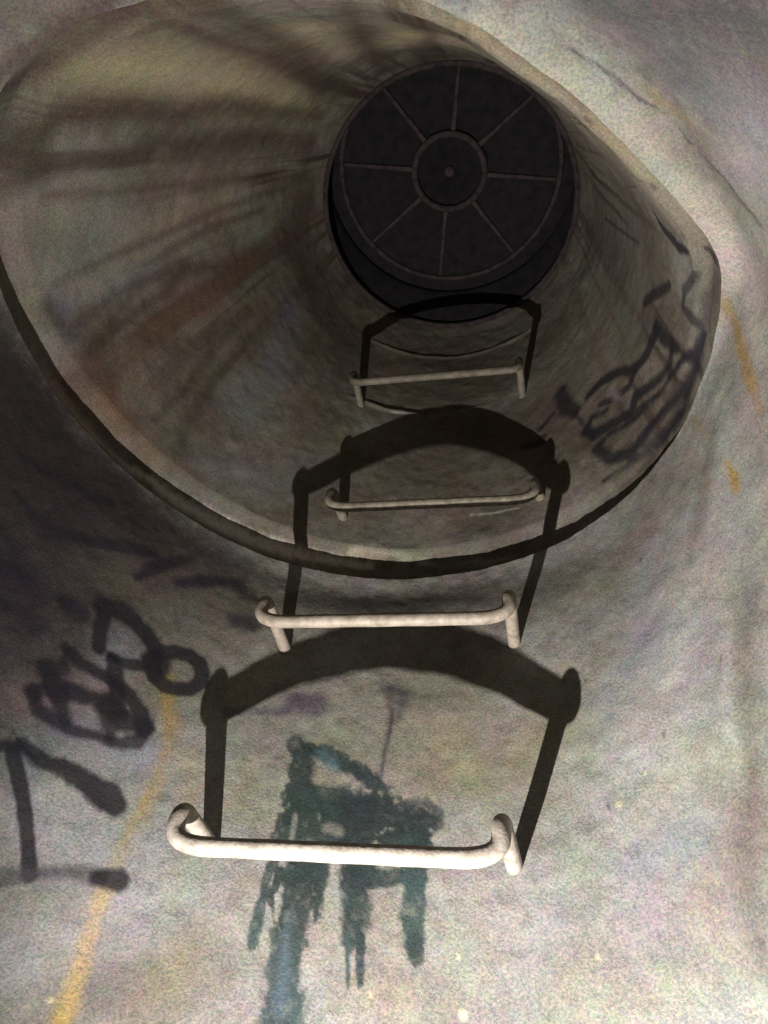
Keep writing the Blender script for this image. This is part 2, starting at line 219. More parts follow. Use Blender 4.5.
 ('cone', (0.22, 0.2, 0.13), 0.55, 0.6, 0.35, [(-331,100,2473,22.1),(-268,102,2510,33.8),(-140,88,2419,37.9),(-112,141,2647,37.2)]),
 ('cone', (0.2, 0.175, 0.12), 0.55, 0.6, 0.35, [(104,213,2264,29.8),(160,260,2252,18.6)]),
 ('cone', (0.17, 0.16, 0.145), 0.55, 0.7, 0.3, [(-618,246,2319,99.7),(-603,305,2402,78.1),(-577,328,2483,49.9)]),
 ('cone', (0.13, 0.14, 0.15), 0.5, 0.6, 0.35, [(-590,372,2472,23.7),(-633,379,2357,28.6),(-659,360,2284,21.0)]),
 ('cone', (0.115, 0.13, 0.15), 0.55, 0.6, 0.3, [(-507,656,2450,76.3),(-475,660,2564,60.7),(-461,598,2755,30.4)]),
 ('cone', (0.1, 0.11, 0.125), 0.5, 0.6, 0.3, [(-562,651,2260,51.4),(-461,738,2334,73.8),(-354,793,2427,59.0)]),
 ('cone', (0.14, 0.13, 0.12), 0.45, 0.6, 0.3, [(-400,797,2258,36.0),(-209,855,2271,40.0),(6,821,2260,34.3),(104,760,2260,32.7)]),
 ('cone', (0.33, 0.28, 0.17), 0.75, 0.6, 0.4, [(-457,67,2279,80.1),(-415,114,2443,103.6),(-386,184,2650,84.8),(-345,251,2858,46.1)]),
 ('cone', (0.34, 0.29, 0.18), 0.75, 0.6, 0.5, [(-245,79,2430,57.2),(-233,151,2700,39.2),(-127,138,2642,105.0),(-32,138,2488,55.3)]),
 ('cone', (0.27, 0.235, 0.165), 0.75, 0.6, 0.45, [(-54,76,2250,53.5),(26,131,2249,62.2),(101,193,2246,67.9),(160,260,2252,59.2),(210,323,2253,49.2)]),
 ('cone', (0.22, 0.2, 0.175), 0.6, 0.7, 0.4, [(-632,245,2286,213.0),(-614,311,2380,157.9),(-583,320,2463,83.5)]),
 ('cone', (0.2, 0.165, 0.12), 0.5, 0.6, 0.5, [(-499,343,2685,95.6),(-546,322,2554,88.1)]),
 ('cone', (0.15, 0.13, 0.1), 0.5, 0.6, 0.5, [(171,635,2604,127.5),(126,716,2495,125.3),(216,515,2495,83.5)]),
 ('cone', (0.09, 0.05, 0.032), 0.6, 0.6, 0.6, [(-640,419,2332,65.3),(-649,469,2264,64.3),(-617,562,2258,72.7)]),
 ('cone', (0.075, 0.085, 0.055), 0.5, 0.6, 0.6, [(-626,424,2375,39.2),(-648,428,2303,37.6)]),
 ('cone', (0.1, 0.11, 0.075), 0.5, 0.6, 0.6, [(-624,298,2346,61.3),(-637,258,2284,57.3)]),
 ('cone', (0.08, 0.085, 0.11), 0.6, 0.6, 0.6, [(-659,360,2284,40.8),(-659,394,2286,41.7)]),
 ('cone', (0.085, 0.055, 0.045), 0.55, 0.6, 0.6, [(91,748,2515,64.7),(52,782,2468,45.0)]),
 ('cone', (0.09, 0.06, 0.045), 0.5, 0.6, 0.6, [(-456,725,2410,97.6),(-420,732,2520,68.9)]),
 ('cone', (0.16, 0.135, 0.115), 0.6, 0.6, 0.6, [(164,275,2268,28.3),(191,298,2253,24.2),(223,336,2249,20.6)]),
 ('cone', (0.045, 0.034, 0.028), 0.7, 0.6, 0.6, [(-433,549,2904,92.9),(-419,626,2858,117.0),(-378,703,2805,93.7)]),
 ('cone', (0.05, 0.034, 0.026), 0.85, 0.45, 0.45, [(-345,262,2881,44.5),(-427,174,2571,47.5),(-470,167,2490,51.8),(-491,135,2395,37.2),(-534,116,2288,37.7),(-574,129,2254,55.9),(-604,135,2237,55.7)]),
 ('cone', (0.05, 0.034, 0.026), 0.8, 0.45, 0.45, [(-379,309,2902,46.2),(-436,246,2690,48.1),(-498,212,2521,35.7),(-514,186,2450,22.3)]),
 ('cone', (0.05, 0.034, 0.026), 0.7, 0.45, 0.45, [(-580,139,2257,47.1),(-591,169,2283,39.4),(-629,175,2242,38.6)]),
 ('cone', (0.05, 0.034, 0.026), 0.75, 0.45, 0.45, [(-461,458,2844,19.3),(-505,455,2720,24.2),(-535,449,2636,20.3),(-565,411,2549,27.2),(-586,431,2491,21.3),(-616,428,2404,20.2),(-650,438,2291,21.4)]),
 ('cone', (0.05, 0.034, 0.026), 0.7, 0.45, 0.45, [(-569,408,2539,27.0),(-609,388,2427,17.6),(-638,390,2346,19.1),(-661,393,2279,23.0),(-664,351,2268,33.3)]),
 ('cone', (0.05, 0.034, 0.026), 0.7, 0.45, 0.45, [(-512,543,2647,24.3),(-548,555,2508,22.7),(-571,573,2397,18.9),(-595,575,2304,12.8)]),
 ('cone', (0.05, 0.034, 0.026), 0.8, 0.45, 0.45, [(-300,227,2869,72.0),(-296,154,2665,44.1),(-294,106,2511,38.5),(-292,62,2357,27.4),(-296,31,2256,19.5)]),
 ('cone', (0.05, 0.034, 0.026), 0.8, 0.45, 0.45, [(-304,210,2818,41.6),(-320,122,2548,28.9),(-348,83,2407,19.6),(-351,52,2304,21.0),(-363,28,2248,16.3)]),
 ('cone', (0.05, 0.034, 0.026), 0.8, 0.45, 0.45, [(-542,74,2182,29.9),(-526,63,2232,34.4),(-485,51,2242,34.1),(-431,38,2246,28.4),(-386,24,2241,24.4),(-350,14,2211,15.5)]),
 ('cone', (0.05, 0.034, 0.026), 0.75, 0.45, 0.45, [(-424,436,2934,66.4),(-453,486,2869,65.9),(-435,587,2863,68.3)]),
 ('cone', (0.05, 0.034, 0.026), 0.6, 0.45, 0.45, [(-435,377,2866,21.9),(-511,349,2660,14.0),(-576,339,2493,15.2),(-620,326,2372,11.7),(-652,322,2289,11.1)]),
 ('cone', (0.05, 0.034, 0.026), 0.6, 0.45, 0.45, [(-409,380,2927,25.8),(-476,311,2705,14.0),(-562,250,2452,14.1),(-610,205,2296,14.3)]),
 ('cone', (0.05, 0.034, 0.026), 0.6, 0.45, 0.45, [(-470,395,2793,15.3),(-536,369,2611,19.2),(-593,371,2463,11.4)]),
 ('cone', (0.05, 0.034, 0.026), 0.65, 0.45, 0.45, [(-526,206,2462,34.3),(-561,181,2357,27.2),(-607,166,2256,25.1)]),
 ('cone', (0.05, 0.034, 0.026), 0.6, 0.45, 0.45, [(-511,581,2601,21.1),(-544,594,2455,28.1),(-565,613,2339,21.2),(-571,641,2258,25.6)]),
 ('cone', (0.05, 0.034, 0.026), 0.5, 0.45, 0.45, [(-613,404,2417,15.1),(-643,425,2321,24.0),(-673,458,2241,14.0)]),
 ('cone', (0.05, 0.034, 0.026), 0.8, 0.45, 0.4, [(-152,48,2256,17.9),(-195,124,2606,41.1),(-209,209,2921,52.5)]),
 ('cone', (0.05, 0.034, 0.026), 0.7, 0.45, 0.4, [(-54,75,2249,14.2),(-96,143,2639,31.4),(-131,220,3005,41.0)]),
 ('cone', (0.07, 0.045, 0.03), 0.7, 0.45, 0.4, [(4,99,2234,17.6),(66,147,2234,32.5),(109,188,2232,25.9)]),
 ('cone', (0.09, 0.05, 0.032), 0.55, 0.5, 0.45, [(-569,464,2530,43.7),(-613,479,2375,57.6),(-634,499,2279,38.4)]),
 ('cone', (0.1, 0.055, 0.035), 0.5, 0.5, 0.45, [(-505,470,2718,48.2),(-551,485,2573,45.1),(-604,464,2417,29.3)]),
 ('cone', (0.1, 0.06, 0.035), 0.5, 0.5, 0.5, [(-633,510,2268,38.4),(-597,604,2256,39.9),(-537,680,2266,29.6)]),
 ('cone', (0.55, 0.52, 0.45), 0.92, 0.3, 0.45, [(-629,594,2213,4.9),(-599,643,2224,13.4),(-551,706,2224,24.1),(-479,772,2224,30.0),(-400,822,2226,25.0),(-333,849,2232,18.0),(-262,866,2230,10.8)]),  # pale strips on the cone's foot: its lit edge put into the colour
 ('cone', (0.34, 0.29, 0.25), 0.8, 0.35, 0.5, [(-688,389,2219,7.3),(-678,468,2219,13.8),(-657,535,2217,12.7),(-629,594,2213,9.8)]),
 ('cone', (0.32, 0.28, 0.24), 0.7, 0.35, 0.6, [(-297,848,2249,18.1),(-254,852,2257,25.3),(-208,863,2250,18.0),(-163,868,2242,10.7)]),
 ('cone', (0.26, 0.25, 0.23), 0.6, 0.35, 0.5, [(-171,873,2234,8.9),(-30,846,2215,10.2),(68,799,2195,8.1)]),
 ('cone', (0.3, 0.28, 0.22), 0.8, 0.3, 0.3, [(-82,843,2332,4.6),(-38,832,2322,6.3),(4,817,2314,5.3)]),  # edge highlight painted on as a thin pale line
 ('cone', (0.34, 0.32, 0.28), 0.8, 0.3, 0.3, [(-380,753,2571,4.2),(-343,778,2566,6.3)]),
 ('cone', (0.34, 0.32, 0.28), 0.75, 0.3, 0.3, [(-273,800,2649,4.4),(-247,809,2644,6.6),(-215,817,2647,4.4)]),
 ('cone', (0.24, 0.22, 0.19), 0.6, 0.3, 0.3, [(-215,817,2647,4.4),(-131,823,2659,4.4),(-65,816,2642,4.3)]),
 ('cone', (0.01, 0.0085, 0.0125), 0.9, 0.22, 0.2, [(205,354,2371,14.9),(211,363,2367,20.4),(218,369,2337,19.9),(226,377,2308,18.2),(228,369,2273,12.6)]),
 ('cone', (0.01, 0.0085, 0.0125), 0.85, 0.22, 0.2, [(219,522,2462,19.2),(225,494,2425,19.9),(233,451,2359,14.2)]),
 ('cone', (0.01, 0.0085, 0.0125), 0.7, 0.22, 0.2, [(238,397,2258,13.9),(238,433,2298,16.1),(239,457,2299,13.6),(243,459,2263,15.9),(250,461,2245,13.1)]),
 ('cone', (0.01, 0.0085, 0.0125), 0.8, 0.22, 0.2, [(241,355,2239,9.7),(247,361,2211,15.3)]),
 ('cone', (0.01, 0.0085, 0.0125), 0.9, 0.22, 0.2, [(224,527,2387,22.9),(229,526,2339,26.5),(235,516,2289,16.9)]),
 ('cone', (0.01, 0.0085, 0.0125), 0.92, 0.22, 0.2, [(224,534,2382,25.9),(214,570,2384,23.4),(201,605,2402,21.0),(180,641,2453,20.5),(158,675,2486,23.1),(136,705,2488,20.0)]),
 ('cone', (0.01, 0.0085, 0.0125), 0.85, 0.22, 0.2, [(201,603,2405,16.2),(189,632,2392,18.0),(173,661,2407,18.5),(151,692,2437,14.0)]),
 ('cone', (0.01, 0.0085, 0.0125), 0.92, 0.22, 0.2, [(232,521,2309,18.6),(227,549,2303,18.9),(213,588,2324,21.2),(194,629,2354,25.4),(186,648,2337,23.8),(165,681,2361,23.1),(139,714,2379,27.3),(125,725,2407,22.7),(136,712,2427,17.6),(159,683,2405,11.9)]),
 ('cone', (0.01, 0.0085, 0.0125), 0.9, 0.22, 0.2, [(252,472,2238,19.6),(249,493,2241,17.3),(236,523,2268,12.5),(224,565,2291,13.1),(211,599,2304,12.0),(193,636,2327,12.5)]),
 ('cone', (0.01, 0.0085, 0.0125), 0.92, 0.22, 0.2, [(252,474,2238,13.1),(248,513,2235,22.8),(240,546,2238,30.3),(224,581,2253,21.4),(202,627,2266,25.3),(176,675,2266,26.2),(153,705,2294,24.1),(138,718,2341,23.4),(154,698,2349,13.2),(188,648,2317,14.1),(218,583,2294,14.8)]),
 ('cone', (0.01, 0.0085, 0.0125), 0.8, 0.22, 0.2, [(139,725,2263,11.1),(176,683,2252,12.3),(210,632,2228,14.5),(231,581,2219,20.9)]),
 ('cone', (0.01, 0.0085, 0.0125), 0.85, 0.22, 0.2, [(196,651,2248,14.9),(215,620,2235,21.7),(234,570,2224,27.7)]),
 ('cone', (0.01, 0.0085, 0.0125), 0.88, 0.22, 0.2, [(96,740,2564,34.9),(100,740,2516,41.5),(115,729,2480,27.5)]),
 ('cone', (0.01, 0.0085, 0.0125), 0.75, 0.22, 0.2, [(53,778,2505,17.3),(79,758,2523,13.4)]),
 ('cone', (0.01, 0.0085, 0.0125), 0.6, 0.22, 0.2, [(192,486,2765,5.7),(205,465,2627,6.9),(215,447,2520,8.0)]),
 ('cone', (0.01, 0.0085, 0.0125), 0.6, 0.22, 0.2, [(114,731,2475,12.8),(136,718,2371,8.5)]),
 ('cone', (0.01, 0.0085, 0.0125), 0.7, 0.22, 0.2, [(20,798,2477,19.2),(50,783,2462,24.4),(57,778,2475,18.9)]),
 ('cone', (0.04, 0.032, 0.042), 0.6, 0.5, 0.3, [(251,387,2217,15.7),(254,420,2234,25.1),(251,455,2241,19.4),(251,494,2234,10.6)]),
 ('cone', (0.04, 0.033, 0.035), 0.75, 0.3, 0.3, [(151,389,2924,5.2),(148,330,2637,6.9),(150,301,2480,3.8)]),
 ('cone', (0.04, 0.033, 0.035), 0.75, 0.3, 0.3, [(143,257,2289,5.0),(156,273,2301,7.7),(165,275,2260,4.9),(181,283,2252,4.9)]),
 ('cone', (0.04, 0.033, 0.035), 0.75, 0.3, 0.3, [(183,357,2508,4.0),(174,301,2327,4.0),(177,284,2256,2.5)]),
 ('cone', (0.04, 0.033, 0.035), 0.75, 0.3, 0.3, [(97,198,2254,4.7),(107,206,2253,2.9)]),
 ('cone', (0.2, 0.19, 0.19), 0.6, 0.4, 0.4, [(170,662,2438,20.7),(174,660,2402,15.1)]),
]

# ---------------- helpers ----------------
C = scene.collection
def link_mesh(name, V, Fc, mats, parent=None, smooth=True):
    me = bpy.data.meshes.new(name); me.from_pydata([tuple(v) for v in V] if not isinstance(V, list) else V, [], Fc); me.update()
    if smooth: me.polygons.foreach_set('use_smooth', [True]*len(me.polygons))
    for m in (mats if isinstance(mats, (list, tuple)) else [mats]): me.materials.append(m)
    o = bpy.data.objects.new(name, me); C.objects.link(o)
    if smooth:                            # flat end caps keep the tube ends crisp
        for p in me.polygons:
            if len(p.vertices) > 4: p.use_smooth = False
    if parent: o.parent = parent
    return o
def vnoise(P, scale, seed=0):             # value noise on points, -1..1
    Q = P*scale+seed*17.31; I = np.floor(Q).astype(np.int64); f = Q-I; f = f*f*(3-2*f)
    def h(i, j, k):
        n = (i*374761393+j*668265263+k*2147483647+seed*974711) & 0xffffffff
        n = ((n ^ (n >> 13))*1274126177) & 0xffffffff
        return ((n ^ (n >> 16)) & 0xffff)/32767.5-1
    o = 0
    for a in (0, 1):
        for b in (0, 1):
            for c in (0, 1):
                wgt = (f[:, 0] if a else 1-f[:, 0])*(f[:, 1] if b else 1-f[:, 1])*(f[:, 2] if c else 1-f[:, 2])
                o = o+wgt*h(I[:, 0]+a, I[:, 1]+b, I[:, 2]+c)
    return o
def fbm(P, scale, seed=0, n=4):
    o = 0; a = 1; s = 0
    for k in range(n): o = o+a*vnoise(P, scale*2.03**k, seed+k); s += a; a *= .55
    return o/s
def sm(x): x = np.clip(x, 0, 1); return x*x*(3-2*x)

# ---------------- materials ----------------
def node_mat(name):
    m = bpy.data.materials.new(name); m.use_nodes = True; nt = m.node_tree; nt.nodes.clear()
    o = nt.nodes.new('ShaderNodeOutputMaterial'); b = nt.nodes.new('ShaderNodeBsdfPrincipled')
    nt.links.new(b.outputs[0], o.inputs[0]); return m, nt, b
def N(nt, t, **k):
    n = nt.nodes.new(t)
    for a, v in k.items():
        if a in n.inputs.keys(): n.inputs[a].default_value = v
        else: setattr(n, a, v)
    return n
def ramp(nt, src, stops):
    r = nt.nodes.new('ShaderNodeValToRGB'); e = r.color_ramp.elements
    while len(e) < len(stops): e.new(.5)
    for el, (p, c) in zip(e, stops): el.position = p; el.color = c if len(c) == 4 else (*c, 1)
    nt.links.new(src, r.inputs[0]); return r
def mix(nt, fac, a, b, mode='MIX'):
    n = nt.nodes.new('ShaderNodeMix'); n.data_type = 'RGBA'; n.blend_type = mode
    for s, v in ((n.inputs[0], fac), (n.inputs[6], a), (n.inputs[7], b)):
        if hasattr(v, 'type') and hasattr(v, 'links'): nt.links.new(v, s)
        elif isinstance(v, (int, float)): s.default_value = v
        else: s.default_value = (*v, 1)
    return n.outputs[2]
def concrete(name, tones):
    m, nt, b = node_mat(name)
    tc = N(nt, 'ShaderNodeTexCoord')
    big = N(nt, 'ShaderNodeTexNoise', Scale=5.0, Detail=6.0, Roughness=.6); nt.links.new(tc.outputs['Object'], big.inputs['Vector'])
    med = N(nt, 'ShaderNodeTexNoise', Scale=38.0, Detail=6.0, Roughness=.7); nt.links.new(tc.outputs['Object'], med.inputs['Vector'])
    fine = N(nt, 'ShaderNodeTexNoise', Scale=330.0, Detail=3.0, Roughness=.7); nt.links.new(tc.outputs['Object'], fine.inputs['Vector'])
    base = ramp(nt, big.outputs[0], tones).outputs[0]
    mot = ramp(nt, med.outputs[0], [(.32, (.62, .60, .58)), (.5, (.95, .94, .92)), (.7, (1.15, 1.15, 1.14))]).outputs[0]
    col = mix(nt, .8, base, mot, 'MULTIPLY')
    hue = N(nt, 'ShaderNodeTexNoise', Scale=11.0, Detail=5.0, Roughness=.65); nt.links.new(tc.outputs['Object'], hue.inputs['Vector'])
    at = N(nt, 'ShaderNodeAttribute', attribute_name='stain_and_light')
    col = mix(nt, at.outputs['Alpha'], col, at.outputs['Color'])
    col = mix(nt, .28, col, hue.outputs['Color'], 'SOFT_LIGHT')
    hue2 = N(nt, 'ShaderNodeTexNoise', Scale=70.0, Detail=4.0, Roughness=.7); nt.links.new(tc.outputs['Object'], hue2.inputs['Vector'])
    col = mix(nt, .24, col, hue2.outputs['Color'], 'SOFT_LIGHT')
    grain = ramp(nt, fine.outputs[0], [(.35, (.72, .71, .73)), (.5, (1, 1, 1)), (.66, (1.25, 1.24, 1.22))]).outputs[0]
    col = mix(nt, .9, col, grain, 'MULTIPLY')
    cg = N(nt, 'ShaderNodeMix'); cg.data_type = 'RGBA'; cg.blend_type = 'SOFT_LIGHT'; cg.inputs[0].default_value = .42
    nt.links.new(col, cg.inputs[6]); nt.links.new(fine.outputs['Color'], cg.inputs[7]); col = cg.outputs[2]
    nt.links.new(col, b.inputs['Base Color']); b.inputs['Roughness'].default_value = .85
    b.inputs['Specular IOR Level'].default_value = .25
    hsum = N(nt, 'ShaderNodeMath', operation='MULTIPLY_ADD'); nt.links.new(med.outputs[0], hsum.inputs[0]); hsum.inputs[1].default_value = .6
    nt.links.new(fine.outputs[0], hsum.inputs[2])
    bp = N(nt, 'ShaderNodeBump', Strength=.35, Distance=.004); nt.links.new(hsum.outputs[0], bp.inputs['Height'])
    nt.links.new(bp.outputs[0], b.inputs['Normal'])
    return m
def metal(name, c1, c2, scale, rough=.7, met=0.0, bump=.3, spec=.4):
    m, nt, b = node_mat(name); tc = N(nt, 'ShaderNodeTexCoord')
    n = N(nt, 'ShaderNodeTexNoise', Scale=scale, Detail=6.0, Roughness=.65); nt.links.new(tc.outputs['Object'], n.inputs['Vector'])
    r = ramp(nt, n.outputs[0], [(.35, c1), (.62, c2)]); nt.links.new(r.outputs[0], b.inputs['Base Color'])
    b.inputs['Specular IOR Level'].default_value = spec; b.inputs['Roughness'].default_value = rough; b.inputs['Metallic'].default_value = met
    n2 = N(nt, 'ShaderNodeTexNoise', Scale=scale*5, Detail=4.0); nt.links.new(tc.outputs['Object'], n2.inputs['Vector'])
    bp = N(nt, 'ShaderNodeBump', Strength=bump, Distance=.002); nt.links.new(n2.outputs[0], bp.inputs['Height']); nt.links.new(bp.outputs[0], b.inputs['Normal'])
    return m
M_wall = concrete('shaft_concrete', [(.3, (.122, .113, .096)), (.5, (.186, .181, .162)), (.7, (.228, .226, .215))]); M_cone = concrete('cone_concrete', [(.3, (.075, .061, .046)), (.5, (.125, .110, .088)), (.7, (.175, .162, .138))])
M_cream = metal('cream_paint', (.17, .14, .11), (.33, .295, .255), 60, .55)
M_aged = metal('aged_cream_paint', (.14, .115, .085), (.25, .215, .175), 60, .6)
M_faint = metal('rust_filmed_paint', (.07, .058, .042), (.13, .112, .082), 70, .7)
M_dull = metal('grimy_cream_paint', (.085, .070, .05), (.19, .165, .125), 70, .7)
M_iron = metal('cast_iron', (.006, .0055, .0065), (.012, .0105, .012), 40, .9, .0, .6, .12)
M_rib = metal('lit_rib_iron', (.015, .011, .0115), (.036, .027, .027), 60, .9, .0, .6, .15)  # paler than the plate: light on the rib sides put into the colour
M_floor = metal('wet_silt', (.025, .022, .02), (.05, .045, .04), 9, .8)

# ---------------- stains, marks and painted light, laid on by distance to stroke ----------------
def paint(P, surf):
    n = len(P); rgb = np.zeros((n, 3)); al = np.zeros(n)
    if surf == 'cone':                    # run-off streaks down the cone from under the frame
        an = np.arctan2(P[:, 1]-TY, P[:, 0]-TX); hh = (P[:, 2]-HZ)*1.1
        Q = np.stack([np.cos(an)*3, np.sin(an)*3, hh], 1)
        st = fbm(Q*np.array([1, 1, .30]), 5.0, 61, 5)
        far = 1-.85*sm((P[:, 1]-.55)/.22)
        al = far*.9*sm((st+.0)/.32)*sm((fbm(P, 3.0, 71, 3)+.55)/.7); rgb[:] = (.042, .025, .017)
    else:                                 # unseen dark purplish band, added to cut and tint bounced light
        near = sm((.45-np.hypot(P[:, 0]-.20, P[:, 1]+.10))/.2)
        absorb = sm((1.475+.40*near+fbm(P, 6, 81, 4)*.05-P[:, 2])/.05); al = absorb*.93; rgb[:] = (.026, .022, .028)
    wob = fbm(P, 45, 3, 3); wob2 = fbm(P, 150, 9, 3)
    for (sf, col, alpha, soft, rough, pts) in STROKES:
        if sf != surf: continue
        A = np.array(pts, float); A = A/1000.0
        mx = A[:, 3].max(); lo = A[:, :3].min(0)-mx*2.2-.01; hi = A[:, :3].max(0)+mx*2.2+.01
        idx = np.where(np.all((P > lo) & (P < hi), 1))[0]
        if not len(idx): continue
        Q = P[idx]; best = np.full(len(Q), 1e9)
        for a, b in zip(A[:-1], A[1:]) if len(A) > 1 else [(A[0], A[0])]:
            d = b[:3]-a[:3]; L = d@d
            t = np.clip(((Q-a[:3])@d)/L, 0, 1) if L > 1e-10 else np.zeros(len(Q))
            dist = np.linalg.norm(Q-(a[:3]+t[:, None]*d), axis=1); r = (a[3]+(b[3]-a[3])*t)/2
            best = np.minimum(best, dist-r)
        s = max(soft*mx, .0015)
        e = best+(wob[idx]*.5+wob2[idx]*.5)*rough*mx
        cov = alpha*sm(.5-e/(2*s))
        if rough > .2: cov = cov*np.clip(1.02+.5*wob2[idx]+.3*wob[idx], 0, 1)
        c = np.array(col)
        na = al[idx]+cov-al[idx]*cov
        rgb[idx] = (rgb[idx]*(al[idx]*(1-cov))[:, None]+c*cov[:, None])/np.maximum(na, 1e-6)[:, None]
        al[idx] = na
    return np.concatenate([rgb, al[:, None]], 1)
def grid_obj(name, P, mat, surf, sharp=None):         # P rows x cols x 3, closed round the columns
    nr, nc = P.shape[:2]; V = P.reshape(-1, 3)
    i = np.arange(nr-1)[:, None]*nc; j = np.arange(nc)[None]; j2 = (j+1) % nc
    F = np.stack([i+j, i+j2, i+nc+j2, i+nc+j], -1).reshape(-1, 4)
    me = bpy.data.meshes.new(name); me.vertices.add(len(V)); me.vertices.foreach_set('co', V.astype(np.float32).ravel())
    me.loops.add(F.size); me.loops.foreach_set('vertex_index', F.astype(np.int32).ravel())
    me.polygons.add(len(F)); me.polygons.foreach_set('loop_start', np.arange(0, F.size, 4, dtype=np.int32))
    me.polygons.foreach_set('loop_total', np.full(len(F), 4, np.int32)); me.update(calc_edges=True); me.validate()
    me.polygons.foreach_set('use_smooth', np.ones(len(F), bool))
    if sharp is not None:                 # crisp arris along one row
        ev = np.empty(len(me.edges)*2, np.int32); me.edges.foreach_get('vertices', ev); ev = ev.reshape(-1, 2)//nc
        se = me.attributes.new('sharp_edge', 'BOOLEAN', 'EDGE'); se.data.foreach_set('value', (ev == sharp).all(1))
    col = paint(V, surf); a = me.color_attributes.new('stain_and_light', 'FLOAT_COLOR', 'POINT')
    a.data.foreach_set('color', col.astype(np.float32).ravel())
    me.materials.append(mat); o = bpy.data.objects.new(name, me); C.objects.link(o); o['kind'] = 'structure'
    return o

# ---------------- the shaft wall ----------------
NC = 1300
degs = np.linspace(-180, 180, NC, endpoint=False)
zs = np.concatenate([np.linspace(0, 1.40, 30)[:-1], np.arange(1.40, HZ-.0215, .0028), HZ-np.array([.02, .018, .016, .014, .012, .010, .008, .006, .004, .002, 0])])
D, Zg = np.meshgrid(degs, zs)
P = wall_p(D.ravel(), Zg.ravel())
t = np.radians(D.ravel()); nrm = np.stack([np.cos(t), np.sin(t), 0*t], -1)
P = P+nrm*(fbm(P, 7, 21, 4)*.006+fbm(P, 60, 33, 3)*.0010)[:, None]
P = P.reshape(len(zs), NC, 3)
top = P[-1]
t = np.radians(degs); nr = np.stack([np.cos(t), np.sin(t), 0*t], -1)
g = (ring(GAP, degs)+.012)[:, None]
led = [top+nr*.002+np.array([0, 0, .001]), top+nr*g*.5+np.array([0, 0, .001]), top+nr*g+np.array([0, 0, .001])]
P = np.concatenate([P, np.array(led)], 0)
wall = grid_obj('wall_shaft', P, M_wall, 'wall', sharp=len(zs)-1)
# ---------------- the cone over it ----------------
ss = np.concatenate([[0, .02, .04, .05, .06, .07, .08, .09, .10], np.linspace(.103, 1, 330)])
D, S = np.meshgrid(degs, ss)
P = cone_p(D.ravel(), S.ravel())
t = np.radians(D.ravel()); nrm = np.stack([np.cos(t), np.sin(t), 0*t], -1)
fade = sm(S.ravel()/.08)*sm((1-S.ravel())/.05)
P = P+nrm*((fbm(P, 7, 41, 4)*.008+fbm(P, 60, 53, 3)*.0010)*(.15+.85*fade))[:, None]
# mortar lips where the rings of the cone meet, on the step side
for zz, hgt, xc, hw in ((1.300, .0045, -.20, .17), (1.52, .003, -.14, .22)):
    k = np.exp(-((P[:, 2]-ZO-zz-fbm(P, 9, 77, 2)*.012)/.006)**2)*(P[:, 1] > .5)*sm((hw-abs(P[:, 0]-xc))/.08)
    P = P-nrm*(k*hgt)[:, None]
# a crust of spilt mortar stuck to the arris at the foot of the cone
rg = np.linalg.norm((P-np.array([-.205, .838, HZ+.055]))/np.array([.055, .035, .022]), axis=1)
P = P-nrm*(sm(1.3-rg)*np.clip(.5+.9*fbm(P, 45, 91, 3), 0, 1.3)*.014)[:, None]
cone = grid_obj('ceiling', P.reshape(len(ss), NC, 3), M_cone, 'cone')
# ---------------- the floor ----------------
n = 96; V = [(AX, AY, 0.0)]+[tuple(p) for p in wall_p(np.linspace(-180, 180, n, endpoint=False), np.zeros(n))*np.array([1, 1, 0])+0]
floor = link_mesh('floor', V, [(0, 1+i, 1+(i+1) % n) for i in range(n)], M_floor, smooth=False); floor['kind'] = 'structure'

# ---------------- iron frame and cover ----------------
def lathe(prof, cx, cy, n=160, close=True):
    V = []; Fc = []
    for r, z in prof:
        for i in range(n):
            a = 2*math.pi*i/n; V.append((cx+r*math.cos(a), cy+r*math.sin(a), z))
    m = len(prof)
    for k in range(m if close else m-1):
        k2 = (k+1) % m
        for i in range(n): Fc.append((k*n+i, k*n+(i+1) % n, k2*n+(i+1) % n, k2*n+i))
    return V, Fc
fr = bpy.data.objects.new('manhole_collar', None); C.objects.link(fr); fr.location = (TX, TY, TZ)
fr['label'] = 'dark iron ring collar set in the cone top around the manhole cover'; fr['category'] = 'manhole collar'
CZ = 1.76+ZO; CX, CY = -.115, .455
V, Fc = lathe([(.292, -.004), (.300, -.010), (.318, -.010), (.330, .0), (.345, .150), (.318, .150), (.318, .102), (.288, .102), (.286, .092), (.290, .085)], 0, 0)
V = [(x+(CX-TX)*min(1, max(0, z/.09)), y+(CY-TY)*min(1, max(0, z/.09)), z) for x, y, z in V]
link_mesh('ring', V, Fc, M_iron, fr)
V, Fc = lathe([(.277, .004), (.276, -.003), (.280, -.007), (.286, -.006), (.290, .0), (.288, .006)], 0, 0)
o = link_mesh('rim_bead', V, Fc, M_rib, fr)
cv = bpy.data.objects.new('manhole_cover', None); C.objects.link(cv); cv.location = (CX, CY, CZ)
cv['label'] = 'round black cast iron manhole cover with eight spokes around a hub'; cv['category'] = 'manhole cover'
def solid_disc(r0, z0, z1, n=128):
    V = []; prof = [(0.001, z0), (r0-.004, z0), (r0, z0+.003), (r0, z1), (.001, z1)]
    return lathe(prof, 0, 0, n)
V, Fc = solid_disc(.305, .0, .035); link_mesh('plate', V, Fc, M_iron, cv)
V, Fc = lathe([(.074, .002), (.074, -.012), (.077, -.016), (.085, -.016), (.088, -.012), (.088, .002)], 0, 0); hub = link_mesh('hub', V, Fc, M_rib, cv)
V, Fc = lathe([(.001, .002), (.013, .002), (.012, -.006), (.008, -.010), (.001, -.011)], 0, 0, 24); link_mesh('boss', V, Fc, M_rib, cv)
